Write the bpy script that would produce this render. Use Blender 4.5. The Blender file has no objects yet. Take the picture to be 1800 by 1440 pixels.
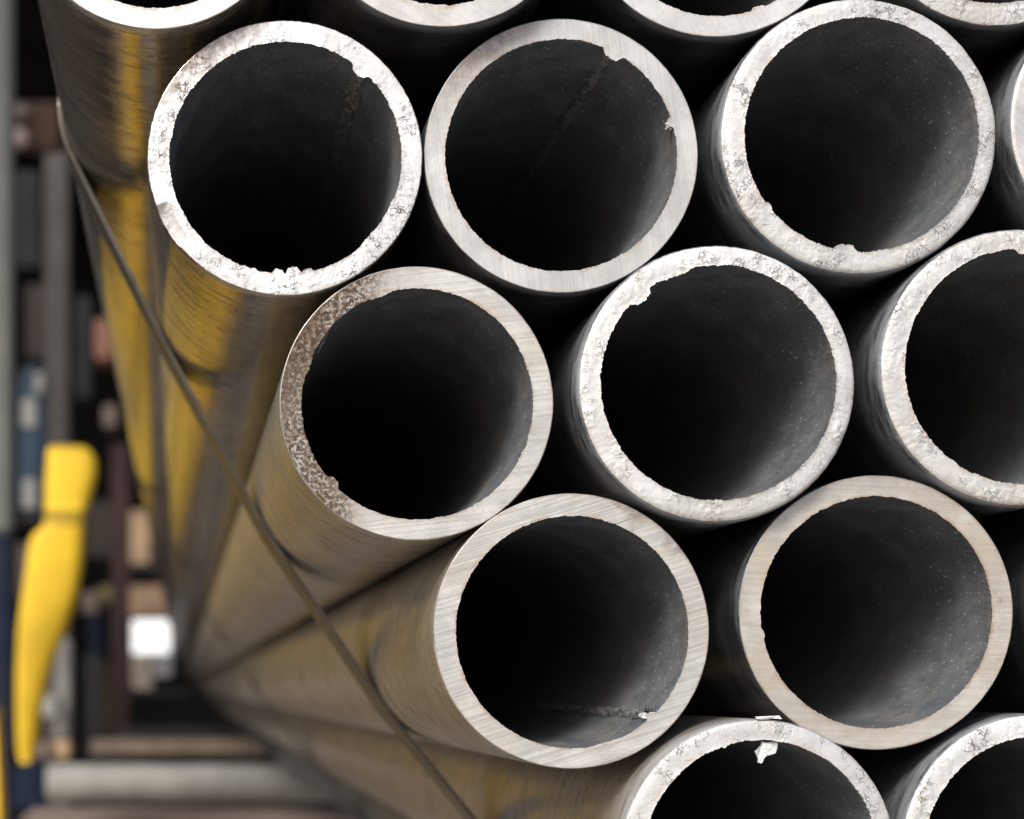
import bpy, math, random
import numpy as np
from mathutils import Vector

S = bpy.context.scene
COL = S.collection
random.seed(7)

# ------------------------------------------------------------------ camera
D = 0.33                       # metres from the lens to the foremost pipe ends
F = 2663.0                     # focal length in photograph pixels (1800 wide)
VX, VY = 320.0, 1210.0         # where the pipe axes converge in the photograph

def P(px, py, d):
    """photograph pixel at distance d in front of the lens -> world point"""
    return Vector(((px - VX) * d / F, d - D, -(py - VY) * d / F))

cam_d = bpy.data.cameras.new("camera")
cam = bpy.data.objects.new("camera", cam_d)
COL.objects.link(cam)
cam.location = (0, -D, 0)
cam.rotation_euler = (math.radians(90), 0, 0)
cam_d.sensor_width = 36.0
cam_d.lens = F / 1800.0 * 36.0
cam_d.shift_x = (900 - VX) / 1800.0
cam_d.shift_y = (VY - 720) / 1800.0
cam_d.clip_start = 0.01
cam_d.clip_end = 500
cam_d.dof.use_dof = True
cam_d.dof.focus_distance = 0.329
cam_d.dof.aperture_fstop = cam_d.lens / 4.0
S.camera = cam

# ------------------------------------------------------------------ light
S.view_settings.view_transform = 'Standard'
S.view_settings.look = 'None'
S.view_settings.gamma = 1.0
S.view_settings.exposure = 0.80
S.render.resolution_x, S.render.resolution_y = 1024, 819
S.cycles.use_denoising = True
S.cycles.max_bounces = 10

SUN_EL, SUN_AZ = math.radians(43), math.radians(216)   # azimuth from +Y clockwise
W = bpy.data.worlds.new("World")
S.world = W
W.use_nodes = True
wn = W.node_tree.nodes
bg = wn["Background"]
sky = wn.new("ShaderNodeTexSky")
sky.sky_type = 'NISHITA'
sky.sun_disc = False
sky.sun_elevation = SUN_EL
sky.sun_rotation = SUN_AZ
sky.air_density = 1.0
sky.dust_density = 4.0
sky.ozone_density = 1.0
W.node_tree.links.new(sky.outputs[0], bg.inputs[0])
bg.inputs[1].default_value = 0.10

sl = bpy.data.lights.new("sun", 'SUN')
sl.energy = 1.5
sl.angle = math.radians(16)
sl.color = (1.0, 0.985, 0.93)
sun = bpy.data.objects.new("sun", sl)
COL.objects.link(sun)
sdir = Vector((math.sin(SUN_AZ) * math.cos(SUN_EL), math.cos(SUN_AZ) * math.cos(SUN_EL), math.sin(SUN_EL)))
sun.rotation_euler = sdir.to_track_quat('Z', 'Y').to_euler()
sun.location = sdir * 5

# ------------------------------------------------------------------ helpers
def link(o, parent=None):
    COL.objects.link(o)
    if parent is not None:
        o.parent = parent
    return o

def tag(o, label=None, cat=None, group=None, kind=None):
    if label: o["label"] = label
    if cat: o["category"] = cat
    if group: o["group"] = group
    if kind: o["kind"] = kind
    return o

def empty(name, loc=(0, 0, 0)):
    o = bpy.data.objects.new(name, None)
    o.location = loc
    o.empty_display_size = 0.02
    return link(o)

def mesh_obj(name, verts, faces, mat, parent=None, smooth=False, loc=(0, 0, 0)):
    me = bpy.data.meshes.new(name)
    me.from_pydata([tuple(v) for v in verts], [], faces)
    me.materials.append(mat)
    if smooth:
        me.polygons.foreach_set("use_smooth", [True] * len(me.polygons))
    me.update()
    o = bpy.data.objects.new(name, me)
    o.location = loc
    return link(o, parent)

def grid_obj(name, V, mat, parent, wrap=True, flip=False):
    """V: (rows, cols, 3) sheet, columns wrap round"""
    nr, nc = V.shape[:2]
    idx = np.arange(nr * nc).reshape(nr, nc)
    a = idx[:-1, :]; b = idx[1:, :]
    if wrap:
        a2 = np.roll(a, -1, 1); b2 = np.roll(b, -1, 1)
    else:
        a2 = a[:, 1:]; b2 = b[:, 1:]; a = a[:, :-1]; b = b[:, :-1]
    q = np.stack([a, a2, b2, b], -1).reshape(-1, 4)
    if flip: q = q[:, ::-1]
    me = bpy.data.meshes.new(name)
    me.vertices.add(nr * nc)
    me.vertices.foreach_set("co", V.reshape(-1).astype(np.float32))
    n = len(q)
    me.loops.add(n * 4)
    me.loops.foreach_set("vertex_index", q.reshape(-1).astype(np.int32))
    me.polygons.add(n)
    me.polygons.foreach_set("loop_start", (np.arange(n) * 4).astype(np.int32))
    me.polygons.foreach_set("loop_total", np.full(n, 4, np.int32))
    me.polygons.foreach_set("use_smooth", np.ones(n, bool))
    me.update(calc_edges=True)
    me.materials.append(mat)
    o = bpy.data.objects.new(name, me)
    return link(o, parent)

def box(name, c, s, mat, parent=None, bev=0.003, rz=0.0):
    """bevelled box, c centre, s full size"""
    import bmesh
    bm = bmesh.new()
    bmesh.ops.create_cube(bm, size=1.0)
    bmesh.ops.scale(bm, vec=s, verts=bm.verts)
    if bev > 0:
        bmesh.ops.bevel(bm, geom=bm.edges[:], offset=min(bev, min(s) * 0.4), segments=2, affect='EDGES')
    me = bpy.data.meshes.new(name)
    bm.to_mesh(me); bm.free()
    me.materials.append(mat)
    o = bpy.data.objects.new(name, me)
    o.location = c
    o.rotation_euler = (0, 0, rz)
    link(o)
    if parent is not None:
        o.parent = parent
        o.location = Vector(c) - parent.location
    return o

def pbox(name, x0, y0, x1, y1, d, depth, mat, parent=None, bev=0.003):
    """box whose near face fills that stretch of the view at distance d"""
    a = P(x0, y0, d); b = P(x1, y1, d)
    c = ((a.x + b.x) / 2, a.y + depth / 2, (a.z + b.z) / 2)
    return box(name, c, (abs(b.x - a.x), depth, abs(a.z - b.z)), mat, parent, bev)

def rod(name, p0, p1, r, mat, parent=None, n=32, rings=2):
    """round bar with closed, slightly rounded ends"""
    p0, p1 = Vector(p0), Vector(p1)
    ax = (p1 - p0); L = ax.length; ax.normalize()
    u = ax.orthogonal().normalized(); v = ax.cross(u)
    prof = [(0, 0.0), (0, r * .9), (r * .1, r)] + [(L * k / rings, r) for k in range(1, rings)] + [(L - r * .1, r), (L, r * .9), (L, 0.0)]
    off = parent.location if parent is not None else Vector((0, 0, 0))
    V, Fc = [], []
    for t, rr in prof:
        for k in range(n):
            a = 2 * math.pi * k / n
            V.append(p0 + ax * t + (u * math.cos(a) + v * math.sin(a)) * max(rr, 1e-5) - off)
    for i in range(len(prof) - 1):
        for k in range(n):
            k2 = (k + 1) % n
            Fc.append((i * n + k, i * n + k2, (i + 1) * n + k2, (i + 1) * n + k))
    return mesh_obj(name, V, Fc, mat, parent, smooth=True)

# numpy value noise
def _hash(ix, iy, iz, seed):
    h = (ix * 374761393 + iy * 668265263 + iz * 2147483647 + seed * 1274126177) & 0xffffffff
    h = ((h ^ (h >> 13)) * 1274126177) & 0xffffffff
    h = (h ^ (h >> 16)) & 0xffffffff
    return h.astype(np.float64) / 0xffffffff

def vnoise(x, y, z, seed=0):
    x, y, z = np.broadcast_arrays(x, y, z)
    ix, iy, iz = np.floor(x).astype(np.int64), np.floor(y).astype(np.int64), np.floor(z).astype(np.int64)
    fx, fy, fz = x - ix, y - iy, z - iz
    fx, fy, fz = [f * f * (3 - 2 * f) for f in (fx, fy, fz)]
    r = 0
    for dx in (0, 1):
        for dy in (0, 1):
            for dz in (0, 1):
                w = (fx if dx else 1 - fx) * (fy if dy else 1 - fy) * (fz if dz else 1 - fz)
                r = r + w * _hash(ix + dx, iy + dy, iz + dz, seed)
    return r * 2 - 1

def fnoise(x, y, z, seed=0, octv=3):
    r, a, s = 0, 1.0, 1.0
    for k in range(octv):
        r = r + a * vnoise(x * s, y * s, z * s, seed + 17 * k)
        a *= 0.5; s *= 2.1
    return r

# ------------------------------------------------------------------ node helper
class NT:
    def __init__(self, name):
        self.m = bpy.data.materials.new(name)
        self.m.use_nodes = True
        self.t = self.m.node_tree
        self.b = self.t.nodes["Principled BSDF"]
    def n(self, typ, ins=None, **props):
        nd = self.t.nodes.new(typ)
        for k, v in props.items(): setattr(nd, k, v)
        for k, v in (ins or {}).items(): self.set(nd, k, v)
        return nd
    def set(self, nd, k, v):
        sock = nd.inputs[k]
        if isinstance(v, bpy.types.NodeSocket): self.t.links.new(v, sock)
        elif isinstance(v, bpy.types.Node): self.t.links.new(v.outputs[0], sock)
        else: sock.default_value = v
    def coord(self, scale=(1, 1, 1), rot=(0, 0, 0), loc=(0, 0, 0)):
        c = self.n("ShaderNodeTexCoord")
        r = self.n("ShaderNodeMapping", {"Vector": c.outputs["Object"], "Rotation": rot})
        m = self.n("ShaderNodeMapping", {"Vector": r, "Scale": scale, "Location": loc})
        return m.outputs[0]
    def noise(self, vec, scale=1.0, detail=3.0, rough=0.55, dist=0.0):
        return self.n("ShaderNodeTexNoise", {"Vector": vec, "Scale": scale, "Detail": detail, "Roughness": rough, "Distortion": dist}).outputs[0]
    def ramp(self, v, a, b, lo=0.0, hi=1.0):
        return self.n("ShaderNodeMapRange", {"Value": v, "From Min": a, "From Max": b, "To Min": lo, "To Max": hi}, interpolation_type='SMOOTHSTEP').outputs[0]
    def math(self, op, a, b=0.0):
        nd = self.n("ShaderNodeMath", {0: a, 1: b}, operation=op)
        return nd.outputs[0]
    def mix(self, f, a, b):
        nd = self.t.nodes.new("ShaderNodeMix"); nd.data_type = 'RGBA'
        for i, v in ((0, f), (6, a), (7, b)):
            if isinstance(v, bpy.types.NodeSocket): self.t.links.new(v, nd.inputs[i])
            else:
                if i and len(v) == 3: v = (*v, 1)
                nd.inputs[i].default_value = v
        return nd.outputs[2]
    def bump(self, h, strength=0.5, dist=0.001, prev=None):
        nd = self.n("ShaderNodeBump", {"Height": h, "Strength": strength, "Distance": dist})
        if prev is not None: self.set(nd, "Normal", prev)
        return nd.outputs[0]
    def out(self, **k):
        for kk, v in k.items():
            self.set(self.b, kk.replace("_", " "), v if not (isinstance(v, tuple) and len(v) == 3) else (*v, 1))
        return self.m

def plain(name, col, rough=0.6, metal=0.0, var=0.25, scale=30, bump=0.2):
    t = NT(name)
    n = t.noise(t.coord(), scale, 5, 0.6)
    dark = tuple(c * (1 - var) for c in col); lite = tuple(min(1, c * (1 + var)) for c in col)
    c = t.mix(t.ramp(n, 0.35, 0.65), dark, lite)
    return t.out(Base_Color=c, Roughness=t.ramp(n, 0.3, 0.7, rough * .85, min(1, rough * 1.15)), Metallic=metal,
                 Normal=t.bump(n, bump, 0.001))

# ------------------------------------------------------------------ pipe materials
def cut_material(k, rough, ang, base, warm=0.3, rust=None, stain=None, lines=1.0, crk=0.4, rg=1.0):  # stain: brown shade of neighbouring pipes, with some dirt
    """k seed, rough torn/cast look, ang direction of the saw marks in degrees (photo, clockwise from right)"""
    t = NT("cut_metal")
    seed = (k * 0.37, k * 0.11, k * 0.53)
    co = t.coord(loc=seed)
    a = math.radians(ang)
    # saw marks: noise stretched along one direction
    ln = t.coord(scale=(14, 1, 1500), rot=(0, -a, 0), loc=seed)
    ln2 = t.coord(scale=(60, 1, 4200), rot=(0, -a + 0.05, 0), loc=(seed[1] * 3, 0, seed[0] * 5))
    saw = t.noise(ln, 1.0, 3, 0.6)
    saw2 = t.noise(ln2, 1.0, 2, 0.6)
    big = t.noise(co, 90, 4, 0.6)
    mid = t.noise(co, 420, 5, 0.62)
    fine = t.noise(co, 1600, 4, 0.6)
    b1 = tuple(c * 0.82 for c in base)
    wc = (base[0] * 0.85, base[1] * 0.79, base[2] * 0.69)
    c = t.mix(t.ramp(big, 0.40, 0.62), b1, base)
    c = t.mix(t.math('MULTIPLY', t.ramp(t.noise(t.coord(loc=(seed[1], seed[2], 3)), 60, 4, .6), 0.46, 0.66), warm), c, wc)
    if not rough:
        c = t.mix(t.math('MULTIPLY', t.ramp(saw, 0.30, 0.70), 0.36 * lines), c, tuple(x * 0.50 for x in base))
        c = t.mix(t.math('MULTIPLY', t.ramp(saw2, 0.60, 0.72), 0.5 * lines), c, (0.24, 0.19, 0.16))
        # little dark nicks
        c = t.mix(t.math('MULTIPLY', t.ramp(fine, 0.64, 0.72), 0.7), c, (0.16, 0.11, 0.08))
        c = t.mix(t.math('MULTIPLY', t.ramp(t.noise(t.coord(loc=(seed[0], 8, 1)), 170, 5, .7), 0.62, 0.72), 0.55), c, (0.30, 0.22, 0.17))
    if rough:
        zone = t.ramp(t.noise(t.coord(loc=(seed[2], 5, seed[0] * 4)), 95, 3, .6), 0.47, 0.62)
        wob = t.n("ShaderNodeVectorMath", {0: t.coord(), 1: t.n("ShaderNodeVectorMath", {0: t.n("ShaderNodeTexNoise", {"Vector": co, "Scale": 700.0, "Detail": 4.0}).outputs[1], 1: (0.0024, 0.0024, 0.0024)}, operation='MULTIPLY').outputs[0]}, operation='ADD').outputs[0]
        vor = t.n("ShaderNodeTexVoronoi", {"Vector": wob, "Scale": 820.0}, feature='DISTANCE_TO_EDGE').outputs[0]
        crack = t.ramp(vor, 0.0, 0.10, 1.0, 0.0)
        where = t.math('MULTIPLY', t.ramp(t.noise(t.coord(loc=(seed[2] * 2, 0, seed[0])), 330, 3, .65), 0.48, 0.58), t.math('ADD', zone, 0.12))
        crack = t.math('MULTIPLY', crack, where)
        c = t.mix(t.math('MULTIPLY', crack, crk), c, (0.12, 0.115, 0.115))
        c = t.mix(t.math('MULTIPLY', t.ramp(saw, 0.35, 0.70), 0.16), c, (0.36, 0.35, 0.34))
        c = t.mix(t.math('MULTIPLY', t.ramp(fine, 0.62, 0.72), 0.35), c, (0.20, 0.19, 0.18))
        pits = t.ramp(mid, 0.60, 0.70)
        c = t.mix(t.math('MULTIPLY', pits, 0.3), c, (0.30, 0.28, 0.27))
    # warm scorched rim along the inner and outer edge
    sep = t.n("ShaderNodeSeparateXYZ", {0: t.coord()})
    rad = t.math('SQRT', t.math('ADD', t.math('MULTIPLY', sep.outputs[0], sep.outputs[0]), t.math('MULTIPLY', sep.outputs[2], sep.outputs[2])))
    edge = t.math('ADD', t.math('MULTIPLY', t.ramp(rad, 0.0252, 0.0262, 1.0, 0.0), t.ramp(rad, 0.0245, 0.0250)), t.ramp(rad, 0.0291, 0.0299))
    edge = t.math('MULTIPLY', edge, t.ramp(t.noise(co, 260, 4, .6), 0.42, 0.62))
    c = t.mix(t.math('MULTIPLY', edge, (0.12 if rough else 0.32) + 0.5 * warm), c, (0.40, 0.25, 0.13))
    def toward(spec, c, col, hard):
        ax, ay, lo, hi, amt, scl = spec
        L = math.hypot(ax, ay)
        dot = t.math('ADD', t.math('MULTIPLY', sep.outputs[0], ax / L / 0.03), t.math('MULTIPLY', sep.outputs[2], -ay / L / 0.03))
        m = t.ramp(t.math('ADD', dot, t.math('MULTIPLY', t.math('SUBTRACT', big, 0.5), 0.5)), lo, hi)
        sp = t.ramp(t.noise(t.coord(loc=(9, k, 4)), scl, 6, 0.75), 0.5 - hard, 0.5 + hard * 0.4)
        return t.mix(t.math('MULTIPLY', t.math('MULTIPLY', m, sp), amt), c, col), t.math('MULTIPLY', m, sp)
    if stain:  # brown shade of neighbouring pipes, with some dirt, painted into the colour
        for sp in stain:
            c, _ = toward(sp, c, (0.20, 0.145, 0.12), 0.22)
    if rust:
        for sp in rust:
            c, _ = toward((sp[0], sp[1], sp[2] - .12, sp[3], .55, 260), c, (0.30, 0.24, 0.18), 0.2)
            c, _ = toward(sp, c, (0.035, 0.028, 0.022), 0.045)
            c, _ = toward(sp[:4] + (sp[4] * .45, sp[5] * .6), c, (0.15, 0.075, 0.035), 0.05)
    nrm = t.bump(big, 0.25, 0.0006)
    if rough:
        zz = t.ramp(zone, 0.0, 1.0, 0.22, 1.0)
        nrm = t.bump(t.math('MULTIPLY', mid, zz), 0.7, 0.00048 * rg, nrm)
        nrm = t.bump(t.math('MULTIPLY', fine, zz), 0.5, 0.0004 * rg, nrm)
        nrm = t.bump(t.math('MULTIPLY', crack, -1.0), 0.8, 0.0005, nrm)
    else:
        nrm = t.bump(saw, 0.45 * lines, 0.0002, nrm)
        nrm = t.bump(fine, 0.35, 0.0001, nrm)
    return t.out(Base_Color=c, Metallic=0.25 if rough else 0.3,
                 Roughness=t.ramp(mid, 0.3, 0.7, 0.38, 0.62), Normal=nrm)

def outer_material(lipped=False, inner=False, dull=0.0):
    t = NT("drawn_metal_outside")
    co = t.coord()
    ring = t.noise(t.coord(scale=(22, 800, 22)), 1.0, 4, 0.6)         # turning marks round the pipe
    ring2 = t.noise(t.coord(scale=(60, 2600, 60)), 1.0, 3, 0.7)
    mott = t.noise(t.coord(scale=(1, 5, 1)), 60, 6, 0.66)
    wide = t.noise(t.coord(scale=(1, .25, 1)), 40, 3, 0.5)
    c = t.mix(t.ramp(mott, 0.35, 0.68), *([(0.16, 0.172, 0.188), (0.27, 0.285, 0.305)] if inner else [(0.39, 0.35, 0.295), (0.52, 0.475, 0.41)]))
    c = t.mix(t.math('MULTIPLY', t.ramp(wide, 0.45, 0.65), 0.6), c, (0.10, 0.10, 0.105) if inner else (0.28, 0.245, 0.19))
    grime = t.ramp(t.noise(t.coord(scale=(1, 4.5, 1), loc=(5, 5, 5)), 85, 8, 0.78), 0.50, 0.62)
    c = t.mix(t.math('MULTIPLY', grime, 0.72), c, (0.09, 0.078, 0.06))
    scr = t.math('MULTIPLY', t.ramp(ring2, 0.55, 0.62), t.ramp(t.noise(co, 75, 4, .65), 0.42, 0.54))
    if dull: c = t.mix(0.5, c, (0.36, 0.335, 0.31))
    c = t.mix(t.math('MULTIPLY', scr, 0.9), c, (0.06, 0.05, 0.04))
    # paler scuffed band behind the cut, light near the rim painted into it
    sep = t.n("ShaderNodeSeparateXYZ", {0: co})
    near = t.ramp(sep.outputs[1], 0.0, 0.014 if lipped else 0.005, 1.0, 0.0)
    near = t.math('MULTIPLY', near, t.ramp(mott, 0.30, 0.55) if lipped else t.ramp(mott, 0.38, 0.60))
    c = t.mix(t.math('MULTIPLY', near, 0.65 if lipped else 0.3), c, (0.34, 0.37, 0.40))
    dust = t.ramp(t.noise(co, 2300, 2, .5), 0.70, 0.78)
    c = t.mix(t.math('MULTIPLY', dust, 0.6), c, (0.7, 0.7, 0.68))
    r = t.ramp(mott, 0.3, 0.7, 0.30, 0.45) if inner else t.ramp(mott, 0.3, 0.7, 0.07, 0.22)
    r = t.math('ADD', r, t.math('ADD', t.math('MULTIPLY', grime, 0.15), dull))
    r = t.math('ADD', r, t.math('MULTIPLY', near, 0.18))
    nrm = t.bump(ring, 0.14, 0.0003)
    nrm = t.bump(ring2, 0.25, 0.00012, nrm)
    nrm = t.bump(wide, 0.25, 0.0012, nrm)
    return t.out(Base_Color=c, Metallic=t.math('SUBTRACT', 0.85 - dull * 1.3, t.math('MULTIPLY', near, 0.6 if lipped else 0.2)), Roughness=r, Normal=nrm)

def bore_material():
    t = NT("oxidised_bore")
    co = t.coord()
    mott = t.noise(t.coord(scale=(1, .6, 1)), 120, 6, 0.65)
    ring = t.noise(t.coord(scale=(20, 500, 20)), 1.0, 4, 0.6)
    long_ = t.noise(t.coord(scale=(260, 9, 260)), 1.0, 3, 0.55)
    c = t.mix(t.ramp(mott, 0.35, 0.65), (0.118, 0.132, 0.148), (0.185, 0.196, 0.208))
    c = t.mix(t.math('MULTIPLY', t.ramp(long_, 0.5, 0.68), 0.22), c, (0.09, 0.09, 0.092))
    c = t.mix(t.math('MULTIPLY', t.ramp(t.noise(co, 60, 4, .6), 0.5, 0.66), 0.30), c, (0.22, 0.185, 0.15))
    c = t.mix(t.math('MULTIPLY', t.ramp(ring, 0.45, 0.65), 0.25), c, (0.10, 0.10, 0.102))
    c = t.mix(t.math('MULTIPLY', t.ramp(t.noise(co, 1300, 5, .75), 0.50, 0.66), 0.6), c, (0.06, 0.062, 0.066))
    dust = t.ramp(t.noise(co, 1500, 2, .5), 0.68, 0.74)
    c = t.mix(t.math('MULTIPLY', dust, 0.9), c, (0.80, 0.80, 0.78))
    nrm = t.bump(mott, 0.12, 0.0006)
    nrm = t.bump(ring, 0.15, 0.0003, nrm)
    nrm = t.bump(t.noise(co, 1400, 3, .6), 0.25, 0.0001, nrm)
    return t.out(Base_Color=c, Metallic=0.22, Roughness=t.ramp(mott, 0.3, 0.7, 0.48, 0.66), Normal=nrm)

OUTER = outer_material()
OUTER_IN_SHADE = outer_material(False, True)  # darker copy, shade between the pipes put into its colour
OUTER_IN_SHADE_LIP = outer_material(True, True)
OUTER_DULL = outer_material(False, False, 0.16)
OUTER_LIP = outer_material(True, False, 0.16)
BORE = bore_material()
FLAKE = plain("torn_metal", (0.72, 0.74, 0.75), 0.5, 0.3, 0.2, 900, 0.6)
BEAD = plain("weld_metal", (0.24, 0.24, 0.24), 0.5, 0.5, 0.5, 900, 0.8)

PIPE_L = 6.0
NA = 900

def make_pipe(k, cx, cy, rpx, p, label, rough=False, ang=10, base=(0.70, 0.68, 0.66), bevel=0.00022,
              rg=0.9, bumps=(), dents=(), seam=None, wall=0.155, **mk):
    dist = D - p
    R = rpx * dist / F
    root = empty("metal_pipe", ((cx - VX) * dist / F, -p, -(cy - VY) * dist / F))
    tag(root, label, "pipe", "metal pipes strapped in a stack")
    Ri = R * (1 - wall)
    th = np.linspace(0, 2 * np.pi, NA, endpoint=False)          # clockwise as in the photograph: x=cos, z=-sin
    cx_, cz_ = np.cos(th), -np.sin(th)
    # slightly irregular edges
    def ring_noise(freq, seed): return fnoise(cx_ * freq, cz_ * freq, 0.37, seed + k * 31, 4)
    amp_i = 0.00022 if rough else 0.00019
    ri = Ri * (1 + 0.003 * ring_noise(1.2, 1)) + amp_i * ring_noise(16, 2) * (0.5 + 0.5 * ring_noise(2.2, 5)) + amp_i * 0.75 * ring_noise(75, 3)
    ro = R * (1 + 0.0025 * ring_noise(1.0, 6)) + (0.00007 if rough else 0.00003) * ring_noise(30, 4)
    ecc = 0.00035 * math.cos(k)                                   # wall a little thicker on one side
    ri = ri + ecc * np.cos(th - k)
    jag = 0.5 + 0.5 * ring_noise(60, 8)
    for (bx, by, wpx, hpx) in bumps:                             # burrs on the inner edge (pixel offsets from the centre)
        a0 = math.atan2(by, bx)
        da = (th - a0 + np.pi) % (2 * np.pi) - np.pi
        w = wpx / rpx / 2
        shape = 1 / (1 + np.exp(-(w - np.abs(da)) / (w * 0.12)))
        ri = ri - shape * hpx * dist / F * (0.65 + 0.35 * jag)
    # end face, with its roll-over at the outer edge
    NR = 18
    u = np.linspace(0, 1, NR)[:, None]
    rr = ri[None] + (ro - bevel - ri)[None] * u
    X = rr * cx_[None]; Z = rr * cz_[None]
    fr = 900 if rough else 500
    zn = np.clip(0.5 + 0.9 * fnoise(X * 130, Z * 130, 2.5, 80 + k, 2), 0.1, 1.0)
    h = fnoise(X * fr, Z * fr, 0.5, 40 + k, 3) * (0.00012 * rg * zn if rough else 0.00002)
    h = h + fnoise(X * 120, Z * 120, 0.5, 60 + k, 2) * (0.00014 * rg if rough else 0.00004)
    lip = np.exp(-((u * (1 - 0) * 6)))                          # raised burr at the inner edge
    h = h + lip * (0.00025 if rough else 0.00008) * (0.4 + 0.6 * jag)[None]
    if rough:
        h = h - 0.00035 * np.exp(-((1 - u) * 5)) * (0.6 + 0.4 * ring_noise(3, 9))[None]
    Y = -h
    for (bx, by, wpx, dep) in dents:                             # a scoop knocked out of the outer edge
        a0 = math.atan2(by, bx)
        da = (th - a0 + np.pi) % (2 * np.pi) - np.pi
        g_ = np.clip(1 - (da / (wpx / rpx / 2)) ** 2, 0, 1)[None] ** 0.5 * np.clip((u - 0.42) / 0.58, 0, 1) ** 0.7
        Y = Y + g_ * dep
    Vf = np.stack([X, Y, Z], -1)
    if bevel > 0.0006:                                           # wide soft lip: carry the cut metal half-way round it
        for tt in (0.25, 0.5, 0.75):
            a_ = tt * math.pi / 2 * 0.72
            r_ = ro - bevel + bevel * math.sin(a_)
            y_ = Y[-1] + bevel * (1 - math.cos(a_))
            y0 = y_ if tt < 0.3 else y_
            Vf = np.concatenate([Vf, np.stack([r_ * cx_, y0, r_ * cz_], -1)[None]], 0)
    cm = cut_material(k, rough, ang, base, rg=rg, **mk)
    grid_obj("cut_end", Vf, cm, root)
    # outside
    rows = [Vf[-1]]
    start = 0.72 * 0.75 if bevel > 0.0006 else 0.0
    for tt in np.linspace(start, 1, 5)[1:]:
        a_ = tt * math.pi / 2
        r_ = ro - bevel + bevel * math.sin(a_)
        y_ = Y[-1] + bevel * (1 - math.cos(a_))
        rows.append(np.stack([r_ * cx_, y_, r_ * cz_], -1))
    for y in (0.002, 0.005, 0.012, 0.03, 0.07, 0.15, 0.35, 0.8, 1.7, 3.2, PIPE_L):
        w = math.exp(-y / 0.004)
        r_ = R + (ro - R) * w
        y_ = np.full(NA, y) if y > 0.004 else y + Y[-1] * w
        rows.append(np.stack([r_ * cx_, y_ + 0 * r_, r_ * cz_], -1))
    grid_obj("outer_surface", np.stack(rows), ((OUTER if k in (1, 11) else OUTER_DULL if k in (4, 7) else OUTER_IN_SHADE) if bevel < 0.0006 else (OUTER_LIP if k == 9 else OUTER_IN_SHADE_LIP)), root)
    # bore
    rows = []
    for y in (0, 0.0004, 0.0009, 0.0016, 0.003, 0.006, 0.012, 0.03, 0.06, 0.12, 0.25, 0.6, 1.5, 3, PIPE_L):
        w = math.exp(-y / 0.0009)
        r_ = Ri + (ri - Ri) * w
        y_ = y + Y[0] * w
        if seam is not None:
            a0 = math.atan2(seam[1], seam[0])
            da = (th - a0 + np.pi) % (2 * np.pi) - np.pi
            r_ = r_ - 0.00035 * np.exp(-(da / 0.045) ** 2) * (1 - w)
        rows.append(np.stack([r_ * cx_, y_ + 0 * r_, r_ * cz_], -1))
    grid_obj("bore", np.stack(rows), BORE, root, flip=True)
    # ragged weld bead along the bore
    if seam is not None:
        a0 = math.atan2(seam[1], seam[0]); hgt = seam[2]; wid = seam[3]
        ys = np.concatenate([np.arange(0.0006, 0.12, 0.0006), np.arange(0.12, 1.2, 0.01)])
        K = 9
        s = np.linspace(-1, 1, K)
        YY, SS = np.meshgrid(ys, s, indexing='ij')
        n1 = fnoise(YY * 420, SS * 1.4, 0.2, 70 + k, 3); n2 = fnoise(YY * 300, SS * 0.4, 1.2, 90 + k, 3)
        hh = np.clip((1 - SS ** 2) * hgt * (0.85 + 0.55 * n1), -0.0003, 1)
        rad_ = Ri - 0.0003 - hh
        aa = a0 + (SS * wid * (1 + 0.25 * n2) + 0.0003 * n2) / Ri
        Vb = np.stack([rad_ * np.cos(aa), YY, -rad_ * np.sin(aa)], -1)
        grid_obj("weld_bead", Vb, BEAD, root, wrap=False)
    return root, (root.location.x, root.location.z, R)

WHITE = (0.82, 0.82, 0.82)
GREY = (0.64, 0.64, 0.63)
TAN = (0.63, 0.60, 0.56)
pipes = []
def pipe(*a, **k):
    r, c = make_pipe(len(pipes) + 1, *a, **k)
    pipes.append(c)
    return r

pipe(501, 277, 242, 0.001, "brightest pipe with flaky white end, fully in view at the upper left",
     rough=True, base=(0.90, 0.90, 0.90), warm=0.15, dents=((-206, 122, 84, 0.0024),), crk=0.75, bumps=((139, -160, 34, 13), (-12, 205, 22, 10), (14, 206, 26, 14), (40, 203, 20, 7), (-60, 196, 30, 3), (185, 100, 60, 3), (150, 140, 50, 4)), seam=(139, -162, 0.00025, 0.0018),
     stain=((-0.62, -0.78, 0.70, 0.98, 0.85, 300),))  # stain: painted shade of neighbouring pipes, some dirt
pipe(986, 274, 241, 0.0, "pipe with smooth sawn end and square burr at one o'clock, beside the brightest pipe",
     ang=82, base=GREY, bumps=((92, -182, 36, 15), (192, -58, 18, 8)), seam=(89, -184, 0.0006, 0.0012),
     stain=((-0.62, -0.78, 0.66, 1.0, 0.85, 220),), lines=0.7)  # stain: painted shade of neighbouring pipes, some dirt
pipe(1511, 238, 244, 0.002, "pipe with rough rounded end and ragged burr at six o'clock, near the upper right corner",
     rough=True, base=(0.71, 0.71, 0.705), bevel=0.0014, rg=0.8, bumps=((-26, 204, 40, 13), (-158, 122, 16, 4)), warm=0.35)
pipe(732, 709, 241, 0.0, "metal pipe whose sawn end is mottled with brown rust along its left side",
     ang=-6, base=(0.67, 0.665, 0.645), bumps=((-146, 138, 26, 9), (-178, -62, 40, 4), (-64, -190, 44, 5)),
     rust=((-1.0, 0.10, 0.46, 0.74, 0.95, 1150), (-0.78, -0.62, 0.58, 0.86, 1.0, 1000)), warm=0.55)
pipe(1262, 674, 245, 0.004, "central pipe with torn chalky white end and jagged burr at ten o'clock",
     rough=True, base=(0.77, 0.77, 0.765), bevel=0.0016, bumps=((-134, -152, 44, 15), (-75, -192, 60, 6)), warm=0.25)
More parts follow.
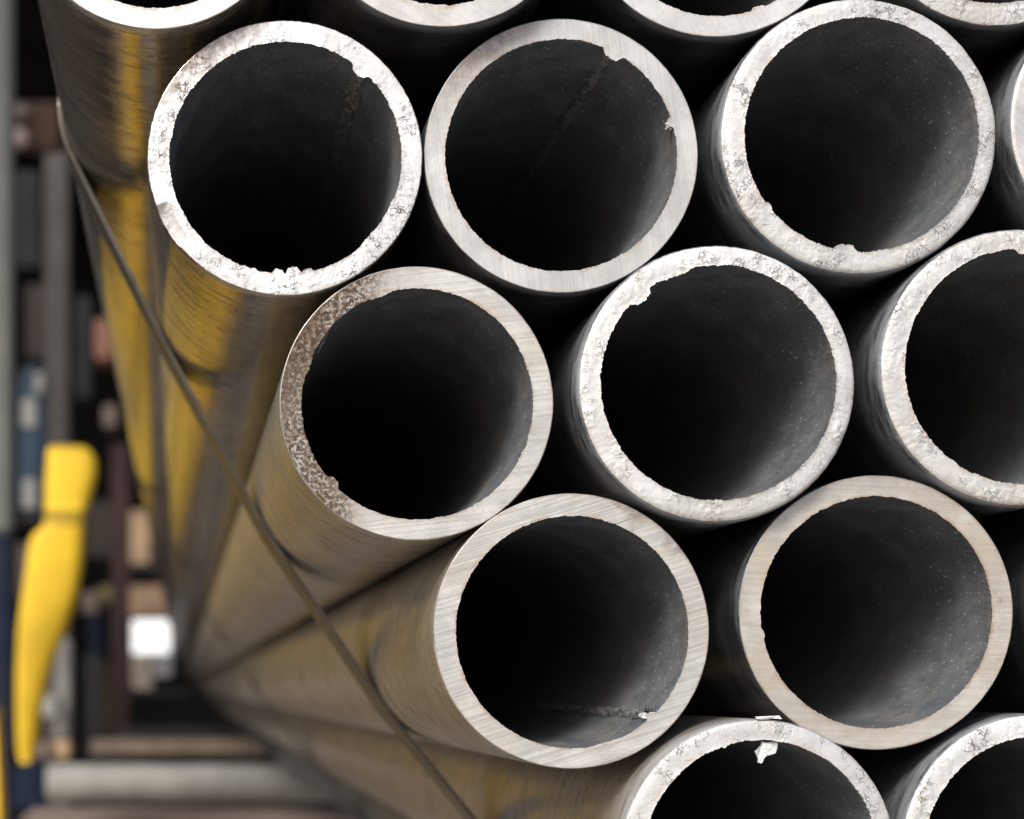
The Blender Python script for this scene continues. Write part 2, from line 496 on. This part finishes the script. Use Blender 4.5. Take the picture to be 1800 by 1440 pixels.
pipe(1794, 645, 245, 0.003, "rough ended pipe cut off by the frame, right of the jagged white central pipe",
     rough=True, base=(0.69, 0.69, 0.685), bevel=0.0016, bumps=((12, -206, 50, 10),), warm=0.35)
pipe(1004, 1110, 242, 0.001, "cleanly sawn pipe with welded seam in its lit bore, below the rust mottled pipe",
     ang=-17, base=(0.68, 0.675, 0.655), bumps=((138, 146, 20, 9), (60, 196, 60, 2)), seam=(136, 142, 0.0013, 0.0013), warm=0.45,
     stain=((0.62, -0.78, 0.88, 1.0, 0.7, 420),), lines=1.4)  # stain: painted shade of neighbouring pipes, some dirt
pipe(1540, 1077, 241.5, 0.0, "tan tinted pipe with a sawn end and orange rust round its inner edge",
     ang=3, base=TAN, warm=0.85, bumps=((-190, 36, 16, 3),), stain=((0.1, -1.0, 0.8, 1.05, 0.5, 300),), lines=0.8)  # stain: painted shade of neighbouring pipes, some dirt
pipe(1335, 1507, 243, 0.008, "pale pipe at the bottom with a white flake of metal hanging inside its upper edge",
     rough=True, base=(0.69, 0.69, 0.69), bevel=0.0012, warm=0.25, rg=0.4, bumps=((-60, -190, 8, 3),), crk=0.2)
pipe(1827, 1497, 242, 0.002, "pipe in the bottom corner with a heavily pitted end, cut off by the frame",
     rough=True, base=(0.74, 0.745, 0.74), bevel=0.0014, warm=0.2, rg=1.2, crk=0.85)
pipe(274, -190, 242, 0.005, "leftmost pipe of the top row, white end partly cut off above a long flank",
     ang=20, base=(0.86, 0.86, 0.86), warm=0.15, lines=0.5)
pipe(778, -194, 242, 0.005, "second pipe of the top row, only the bottom of its pale ring showing",
     ang=30, base=(0.70, 0.69, 0.68), warm=0.4, lines=0.6)
pipe(1258, -177, 242, 0.001, "third pipe of the top row, its ring touching the rough rounded pipe",
     ang=60, base=(0.74, 0.735, 0.73), warm=0.3, bumps=((74, 190, 24, 6),), lines=0.5)
pipe(1752, -198, 242, 0.002, "last pipe of the top row, in the corner above the rough rounded pipe",
     rough=True, base=(0.72, 0.715, 0.71), warm=0.4)  # corner
pipe(2018, 215, 242, 0.0, "pipe at the upper right edge, only a sliver of its ring showing",
     ang=40, base=(0.72, 0.71, 0.71), bevel=0.0010, warm=0.2)
pipe(2062, 1075, 242, -0.002, "pipe at the right edge beside the tan pipe, only its dark flank showing",
     ang=40, base=GREY, warm=0.3)
pipe(1636, 1894, 242, 0.0, "lowest pipe of the stack, only its dark flank showing along the bottom left",
     ang=10, base=GREY)
for (cx_p, cy_p) in ((524, -622), (1012, -620), (1502, -624), (1992, -622), (2246, -196), (2506, 214), (2290, 646), (2550, 1076), (2324, 1494), (2126, 1892)):  # extra unseen pipes added to keep light out of the gaps
    pipe(cx_p, cy_p, 241, -0.002, "added pipe of the stack, unseen just outside the frame", ang=15, base=GREY)

# loose flakes and burrs
def flake(name, px, py, pts, d, mat, parent, th=0.0005, tilt=0.3):
    c = P(px, py, d)
    n = len(pts); V = []
    for side in (0, 1):
        for i, (x, y) in enumerate(pts):
            V.append(Vector((x * d / F, side * th + tilt * y * d / F + 0.0003 * math.sin(i * 2.3), -y * d / F)) + c - parent.location)
    Fc = [tuple(range(n)), tuple(range(2 * n - 1, n - 1, -1))] + [(i, n + i, n + (i + 1) % n, (i + 1) % n) for i in range(n)]
    return mesh_obj(name, V, Fc, mat, parent)
roots = [o for o in COL.objects if o.name.startswith("metal_pipe")]
fl = [(-4, -14), (6, -12), (14, -14), (24, -12), (24, -2), (20, 6), (12, 10), (3, 12), (0, 16), (1, 20), (-4, 24), (-9, 23), (-9, 16), (-13, 10), (-15, 3), (-11, 0), (-9, -5), (-4, -7)]
flake("metal_flake", 1343, 1318, fl, 0.3225, FLAKE, roots[8], tilt=0.1)
fl2 = [(-22, -2), (20, -4), (24, 2), (8, 1), (-10, 4), (-20, 2)]
flake("metal_flake", 1350, 1262, fl2, 0.3222, FLAKE, roots[8], tilt=0.1)
fl3 = [(-8, -3), (0, -6), (9, -4), (10, 1), (3, 2), (5, 5), (-2, 5), (-9, 1)]
flake("metal_flake", 1132, 1258, fl3, 0.3295, FLAKE, roots[6], tilt=0.1)
fl4 = [(-8, -5), (0, -8), (7, -9), (8, 4), (2, 8), (-2, 3), (-7, 6), (-5, 0)]
flake("metal_flake", 1177, 221, fl4, 0.3305, FLAKE, roots[1], tilt=0.1)
fl5 = [(-2, -26), (12, -38), (14, -35), (4, -20), (-4, 2), (-14, 20), (-19, 22), (-12, 4)]
flake("metal_flake", 574, 600, fl5, 0.333, BEAD, roots[3], tilt=0.1)

# ------------------------------------------------------------------ straps round the stack
def hull(pts):
    pts = sorted(pts)
    def half(ps):
        h = []
        for p in ps:
            while len(h) > 1 and (h[-1][0] - h[-2][0]) * (p[1] - h[-2][1]) - (h[-1][1] - h[-2][1]) * (p[0] - h[-2][0]) <= 0: h.pop()
            h.append(p)
        return h
    a = half(pts); b = half(pts[::-1])
    return a[:-1] + b[:-1]

t = NT("dull_steel_strap")
n1 = t.noise(t.coord(scale=(40, 400, 40)), 1.0, 4, .6)
STRAP = t.out(Base_Color=t.mix(t.ramp(n1, .35, .65), (0.065, 0.059, 0.052), (0.12, 0.108, 0.096)), Metallic=0.75,
              Roughness=0.42, Normal=t.bump(n1, .2, .0004))

def strap(y0, width, label, thick=0.0008, mat=None):
    pts = []
    for (x, z, R) in pipes:
        for i in range(220):
            a = 2 * math.pi * i / 220
            pts.append((x + (R + 0.00025) * math.cos(a), z + (R + 0.00025) * math.sin(a)))
    h = [Vector((p[0], p[1])) for p in hull(pts)]
    # resample the long straight runs
    res = []
    for i, a in enumerate(h):
        b = h[(i + 1) % len(h)]
        n = max(1, int((b - a).length / 0.01))
        for j in range(n): res.append(a.lerp(b, j / n))
    n = len(res); V = []
    for i, p in enumerate(res):
        tn = (res[(i + 1) % n] - res[i - 1]).normalized()
        nr = Vector((tn.y, -tn.x))
        q = p + nr * thick
        wob = 0.0009 * math.sin(i * 0.05)
        for (xx, yy) in ((p, y0), (q, y0 + 0.0002), (q, y0 + width - 0.0002), (p, y0 + width)):
            V.append((xx.x, yy + wob, xx.y))
    Fc = []
    for i in range(n):
        j = (i + 1) % n
        for m in range(4):
            m2 = (m + 1) % 4
            Fc.append((i * 4 + m, i * 4 + m2, j * 4 + m2, j * 4 + m))
    o = mesh_obj("steel_strap", V, Fc, mat or STRAP)
    tag(o, label, "strap", "steel straps round the pipe stack")
    return o
strap(0.114, 0.022, "thin steel strap pulled diagonally across the flanks of the pipes, the nearer one", thick=0.0011)
strap(0.80, 0.022, "farther steel strap, a blurred dark line across the pipe flanks deep in the picture", thick=0.0007, mat=plain("shade_black_strap", (0.018, 0.016, 0.014), 0.7))  # shading around this strap put into its near-black colour

# ------------------------------------------------------------------ rack and store behind
M_BLUE = plain("navy_paint", (0.001, 0.008, 0.026), 0.9, 0.0, 0.3, 12)
M_YEL = plain("yellow_paint", (0.78, 0.51, 0.02), 0.6, 0.0, 0.12, 9)
M_YEL2 = plain("worn_yellow_paint", (0.76, 0.48, 0.02), 0.5, 0.0, 0.25, 14)
M_GALV = plain("galvanised_steel", (0.27, 0.265, 0.25), 0.7, 0.1, 0.15, 20)
M_GREYP = plain("grey_green_paint", (0.13, 0.14, 0.125), 0.6, 0.0, 0.15, 10)
M_BROWN = plain("weathered_timber", (0.28, 0.22, 0.18), 0.8, 0.0, 0.25, 12)
M_CARD = plain("cardboard", (0.46, 0.31, 0.20), 0.85, 0.0, 0.12, 10)
M_WHITE = plain("white_carton", (0.95, 0.95, 0.95), 0.7, 0.0, 0.05, 10)
M_LILAC = plain("pale_film", (0.55, 0.53, 0.60), 0.4, 0.0, 0.1, 10)
M_TERRA = plain("terracotta_tub", (0.24, 0.11, 0.07), 0.7, 0.0, 0.15, 10)
M_MAROON = plain("maroon_paint", (0.04, 0.016, 0.016), 0.8, 0.0, 0.3, 10)
M_POLE = plain("dull_grey_paint", (0.10, 0.088, 0.083), 0.6, 0.0, 0.2, 14)
M_DARK = plain("sooty_steel", (0.035, 0.035, 0.036), 0.6, 0.3, 0.3, 10)
M_PINK = plain("pink_brown_board", (0.19, 0.145, 0.125), 0.8, 0.0, 0.15, 8)
M_LBLUE = plain("light_blue_plastic", (0.02, 0.05, 0.09), 0.5, 0.0, 0.2, 9)
M_PALE = plain("pale_label", (0.36, 0.36, 0.34), 0.6, 0.0, 0.08, 9)
M_BEIGE = plain("beige_block", (0.62, 0.44, 0.26), 0.8, 0.0, 0.15, 9)
M_CONC = plain("concrete_floor", (0.34, 0.30, 0.265), 0.8, 0.0, 0.25, 3, 0.4)
M_UNSEEN_WALL = plain("unseen_brown_wall", (0.30, 0.25, 0.21), 0.85, 0.0, 0.25, 3)
M_WALL = plain("dark_cladding", (0.03, 0.03, 0.03), 0.8, 0.0, 0.3, 2)

t = NT("glowing_white_pane")
M_GLOW_PANE = t.out(Base_Color=(0.9, 0.9, 0.9), Emission_Color=(1.0, 0.99, 0.97), Emission_Strength=0.8, Roughness=0.5)  # added glow standing in for daylight through the far wall
BZ = -0.1157           # underside of the lowest pipe = top of the rack arms
# shed
FL = -0.95
def sheet(name, c, s, mat):
    return tag(box(name, c, s, mat, bev=0), kind="structure")
sheet("floor", (0, 4.5, FL - 0.05), (9.0, 15.0, 0.1), M_CONC)
bw = tag(empty("back_wall", (0, 11.0, FL)), kind="structure")
ha, hb = P(232, 1089, 11.28), P(299, 1149, 11.28)            # small opening in the far wall, filled by an added glowing pane
box("wall_panel", ((-4.5 + ha.x) / 2, 11.0, 2.8), (ha.x + 4.5, 0.1, 7.6), M_WALL, bw, 0)
box("wall_panel", ((4.5 + hb.x) / 2, 11.0, 2.8), (4.5 - hb.x, 0.1, 7.6), M_WALL, bw, 0)
box("wall_panel", ((ha.x + hb.x) / 2, 11.0, (6.6 + ha.z) / 2), (hb.x - ha.x, 0.1, 6.6 - ha.z), M_WALL, bw, 0)
box("wall_panel", ((ha.x + hb.x) / 2, 11.0, (FL + hb.z) / 2), (hb.x - ha.x, 0.1, hb.z - FL), M_WALL, bw, 0)
wp = box("glow_pane", ((ha.x + hb.x) / 2, 11.0, (ha.z + hb.z) / 2), (hb.x - ha.x - 0.004, 0.02, ha.z - hb.z - 0.004), M_GLOW_PANE, None, 0)
tag(wp, "small white pane with added glow in the dark gap near the far ends of the pipes", "glowing pane")
box("added_pane_sill", ((ha.x + hb.x) / 2, 10.93, hb.z - 0.02), (hb.x - ha.x + 0.04, 0.04, 0.03), M_GALV, bw, 0)
sheet("side_wall", (-1.4, 6.6, 0.45), (0.1, 8.8, 2.8), M_UNSEEN_WALL)  # unseen low wall added for the pipe flanks to mirror
sheet("side_wall", (-3.2, 7.0, 2.0), (0.1, 8.0, 6.0), M_WALL)
sheet("side_wall", (4.2, 4.9, 1.5), (0.1, 12.0, 5.0), M_WALL)
sheet("roof", (0.5, 0.3, 3.6), (7.6, 1.2, 0.1), M_WALL)  # open gap behind this piece shaped to let sun onto the far cartons
sheet("roof", (0.5, 7.7, 3.6), (7.6, 6.6, 0.1), M_WALL)

# rack arm bars under the stack, with their uprights
def upright(d, x0, x1, ztop, mat_hi, mat_lo, zsplit, label, w=0.07):
    r = empty("rack_upright", ((x0 + x1) / 2, d - D, FL))
    tag(r, label, "rack post", "uprights of the pipe rack")
    xm = (x0 + x1) / 2
    if zsplit is not None:
        box("post", (xm, d - D + w / 2, (FL + zsplit) / 2), (x1 - x0, w, zsplit - FL), mat_lo, r, 0.006)
        box("post", (xm, d - D + w / 2, (ztop + zsplit) / 2 + 0.001), (x1 - x0 - 0.006, w - 0.006, ztop - zsplit), mat_hi, r, 0.006)
    else:
        box("post", (xm, d - D + w / 2, (FL + ztop) / 2), (x1 - x0, w, ztop - FL), mat_hi, r, 0.006)
    box("foot_plate", (xm, d - D + w / 2, FL + 0.006), (0.16, 0.16, 0.012), mat_lo or mat_hi, r, 0.002)
    return r

u1 = upright(2.30, -0.345, -0.257, 1.9, M_GREYP, M_BLUE, 0.235, "grey green post at the far left edge, painted navy blue in its lower part")
box("arm_socket", (-0.232, 2.30 - D + 0.03, BZ - 0.034), (0.05, 0.09, 0.078), M_BLUE, u1, 0.008)
u2 = upright(3.42, -0.311, -0.256, 1.215, M_POLE, None, None, "slim grey upright rising behind the top of the yellow guard", 0.05)
u3 = upright(4.55, -0.292, -0.245, 0.10, M_DARK, None, None, "short dark upright standing behind the slim grey one", 0.05)

def bar(d, r, x0, x1, mat, label, name="support_bar", cat="support bar"):
    o = rod(name, (x0, d - D, BZ - r), (x1, d - D, BZ - r), r, mat, rings=8)
    tag(o, label, cat, "bars carrying the pipe stack")
    return o
bar(2.30, 0.0285, -0.205, 0.75, M_GALV, "pale round steel bar running under the pipes from the navy socket")
o = box("support_bar", (0.26, 3.42 - D + 0.03, BZ - 0.017), (0.93, 0.07, 0.032), M_BROWN, None, 0.004)
tag(o, "flat brown bar under the pipes, just beyond the pale round bar", "support bar", "bars carrying the pipe stack")
o = box("support_bar", (0.26, 4.55 - D + 0.03, BZ - 0.020), (0.93, 0.07, 0.038), M_DARK, None, 0.004)
tag(o, "dark bar under the pipes, farthest into the gloom", "support bar", "bars carrying the pipe stack")
o = box("support_bar", (0.30, 0.95, BZ - 0.021), (0.60, 0.06, 0.04), M_DARK, None, 0.004)
tag(o, "near dark bearer hidden under the bottom pipe", "support bar", "bars carrying the pipe stack")
# lower shelf board seen at the very bottom
o = pbox("shelf_board", 35, 1436, 900, 1475, 2.05, 0.16, M_PINK, None, 0.004)
tag(o, "pinkish brown board along the very bottom below the pale bar", "board")

# yellow curved guard in front of the blue post
def lofted(name, secs, d, mat, parent, thick=0.03):
    """secs: (y_px, xl_px, xr_px) outline stations; closed oval sections with real thickness"""
    n = 20; V = []; Fc = []
    for (y, xl, xr) in secs:
        a = P(xl, y, d); b = P(xr, y, d)
        cx = (a.x + b.x) / 2; hw = (b.x - a.x) / 2
        for k in range(n):
            t_ = 2 * math.pi * k / n
            sx = math.copysign(abs(math.cos(t_)) ** 0.42, math.cos(t_)); sy = math.copysign(abs(math.sin(t_)) ** 0.6, math.sin(t_))
            V.append(Vector((cx + hw * sx, a.y + thick * sy, a.z)) - parent.location)
    m = len(secs)
    for i in range(m - 1):
        for k in range(n):
            k2 = (k + 1) % n
            Fc.append((i * n + k, i * n + k2, (i + 1) * n + k2, (i + 1) * n + k))
    Fc.append(tuple(range(n))); Fc.append(tuple(range(m * n - 1, (m - 1) * n - 1, -1)))
    return mesh_obj(name, V, Fc, mat, parent, smooth=True)
g = empty("yellow_guard", P(60, 1350, 1.9))
tag(g, "bright yellow curved guard with narrow waist before the slim grey upright", "post guard", "yellow guards on the rack")
lofted("sleeve", [(922, 80, 148), (930, 72, 148), (940, 60, 148), (952, 53, 147), (975, 49, 146), (1000, 46, 144), (1040, 41, 138), (1070, 36, 129), (1104, 32, 118), (1150, 30, 98), (1200, 29, 82), (1250, 29, 73), (1300, 30, 66), (1326, 33, 62), (1340, 38, 57)], 1.9, M_YEL, g, 0.022)
lofted("cap", [(788, 86, 150), (794, 84, 160), (806, 83, 168), (824, 82, 172), (845, 80, 168), (868, 79, 162), (890, 79, 155), (900, 79, 151)], 1.9, M_YEL, g, 0.020)
lofted("collar", [(893, 79, 153), (912, 79, 150), (930, 76, 149)], 1.9, plain("ochre_band", (0.48, 0.31, 0.01), 0.6), g, 0.019)

# nearer yellow post, just off the left edge; it is what the pipe flanks mirror
y2 = empty("yellow_post", (-0.30, 1.6 - D, FL))
tag(y2, "broad yellow post just showing at the bottom of the left edge", "post", "yellow guards on the rack")
box("post", (-0.262, 1.6 - D + 0.05, (FL + 0.30) / 2), (0.085, 0.09, 0.30 - FL), M_YEL2, y2, 0.015)
mesh_obj("foot_gusset", [Vector(v) - y2.location for v in
    [(-0.198, 1.60 - D, -0.02), (-0.198, 1.66 - D, -0.02), (-0.172, 1.60 - D, -0.55), (-0.172, 1.66 - D, -0.55), (-0.222, 1.60 - D, -0.55), (-0.222, 1.66 - D, -0.55)]],
    [(0, 2, 4), (1, 5, 3), (0, 1, 3, 2), (2, 3, 5, 4), (0, 4, 5, 1)], M_YEL2, y2)
box("foot_plate", (-0.33, 1.6 - D + 0.05, FL + 0.008), (0.36, 0.22, 0.016), M_YEL2, y2, 0.003)

# blue and white canister between the posts
c = empty("blue_canister", P(52, 905, 2.9))
tag(c, "blue plastic canister with two pale labels between the left post and the grey upright", "canister")
pbox("body", 32, 640, 80, 905, 2.9, 0.06, M_LBLUE, c, 0.012)
pbox("label", 38, 700, 64, 750, 2.897, 0.004, M_PALE, c, 0.0015)
pbox("label", 40, 842, 62, 894, 2.897, 0.004, M_PALE, c, 0.0015)
pbox("label", 60, 655, 76, 690, 2.897, 0.004, M_PALE, c, 0.0015)
pbox("shelf", 10, 906, 78, 912, 2.85, 0.14, M_DARK, c, 0.001)

# small bracket things in the dark by the left edge
b = empty("rusty_bracket", P(60, 250, 3.0))
tag(b, "reddish brown bracket with two pale bolt ends high at the left", "bracket")
pbox("plate", 18, 178, 104, 262, 3.0, 0.03, plain("rusty_plate", (0.085, 0.045, 0.03), 0.8), b, 0.004)
def knob(px, py, r, d, mat, parent):
    a = P(px, py, d)
    rod("bolt", a, a + Vector((0, 0.02, 0)), r * d / F, mat, parent, n=20)
knob(32, 240, 16, 2.97, plain("dusty_bolt", (0.42, 0.34, 0.30), .6), b)
knob(36, 194, 12, 2.97, plain("dull_bolt", (0.20, 0.16, 0.14), .6), b)

# far shelf of cartons near the vanishing point
def carton(x0, y0, x1, y1, d, mat, label, cat="box", name="carton", lid=True):
    r = empty(name, P((x0 + x1) / 2, y1, d))
    tag(r, label, cat, "cartons stored far back")
    pbox("body", x0, y0, x1, y1, d, 0.12, mat, r, 0.004)
    if lid: pbox("tape", (x0 + x1) / 2 - 2, y0 + 1, (x0 + x1) / 2 + 2, y1 - (y1 - y0) * .5, d - 0.002, 0.003, mat, r, 0)
    return r
carton(224, 898, 263, 992, 5.9, M_CARD, "tall narrow brown carton, highest of the far stack near the maroon post")
carton(222, 1028, 292, 1084, 5.9, M_CARD, "wide brown carton directly above the bright white opening")
carton(232, 1150, 268, 1212, 5.9, plain("buff_carton", (0.45, 0.38, 0.31), .8), "buff carton under the bright white opening, the left of two")
carton(271, 1150, 302, 1190, 5.9, M_LILAC, "small lilac grey carton under the bright white opening, the right of two")
for (x0, y0, x1, y1) in ((205, 993, 300, 1002), (205, 1213, 330, 1222)):
    o = pbox("store_shelf", x0, y0, x1, y1, 5.85, 0.3, M_DARK, None, 0.002)
    tag(o, "thin dark shelf under the %s" % ("tall narrow carton" if y0 < 1000 else "lowest cartons"), "shelf")
o = pbox("maroon_post", 195, 780, 228, 1560, 5.0, 0.06, M_MAROON, None, 0.006)
tag(o, "dark maroon post in the gap beside the cartons", "post")
carton(166, 560, 196, 632, 4.2, M_TERRA, "orange brown tub half hidden behind the pipe flanks", "tub", "plastic_tub", False)
carton(181, 712, 204, 750, 4.4, M_PINK, "small pink brown block in the dark gap", "block", "wood_block", False)
carton(143, 1040, 172, 1078, 5.2, M_PINK, "small pinkish box right of the yellow guard", "box", "carton", False)
carton(172, 1030, 196, 1060, 5.3, plain("olive_box", (0.20, 0.16, 0.07), .8), "small olive box beside the pinkish one", "box", "carton", False)
carton(156, 1082, 176, 1160, 5.0, M_BLUE, "narrow navy box below the small pinkish one", "box", "carton", False)
carton(58, 1306, 88, 1334, 2.6, M_PINK, "dull beige block on the bar end, beside the yellow guard's foot", "block", "wood_block", False)
carton(88, 1306, 120, 1336, 2.65, M_BEIGE, "warm beige block on the bar end, nearest the pipes", "block", "wood_block", False)

# dim clutter between the posts
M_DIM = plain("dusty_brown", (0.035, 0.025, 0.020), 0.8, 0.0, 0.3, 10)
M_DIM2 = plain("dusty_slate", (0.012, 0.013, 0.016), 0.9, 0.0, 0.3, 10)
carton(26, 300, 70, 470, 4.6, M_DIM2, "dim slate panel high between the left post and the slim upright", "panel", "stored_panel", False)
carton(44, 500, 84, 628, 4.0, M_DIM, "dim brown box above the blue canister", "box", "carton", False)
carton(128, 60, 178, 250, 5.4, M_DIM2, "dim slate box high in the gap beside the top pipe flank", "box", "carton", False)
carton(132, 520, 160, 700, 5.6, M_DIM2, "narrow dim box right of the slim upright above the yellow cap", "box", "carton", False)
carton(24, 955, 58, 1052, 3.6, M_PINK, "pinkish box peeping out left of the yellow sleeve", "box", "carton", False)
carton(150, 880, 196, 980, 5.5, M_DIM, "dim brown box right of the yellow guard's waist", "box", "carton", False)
carton(176, 1165, 196, 1290, 5.2, plain("dim_olive", (0.06, 0.048, 0.02), .8), "narrow olive brown box below the navy one", "box", "carton", False)
carton(74, 1222, 98, 1262, 2.75, M_PALE, "small pale grey block against the foot of the yellow guard", "block", "wood_block", False)
o = pbox("thin_pipe", 97, 1120, 124, 1300, 2.9, 0.05, M_GALV, None, 0.006)
tag(o, "light grey tube right of the yellow guard's lower end", "tube")
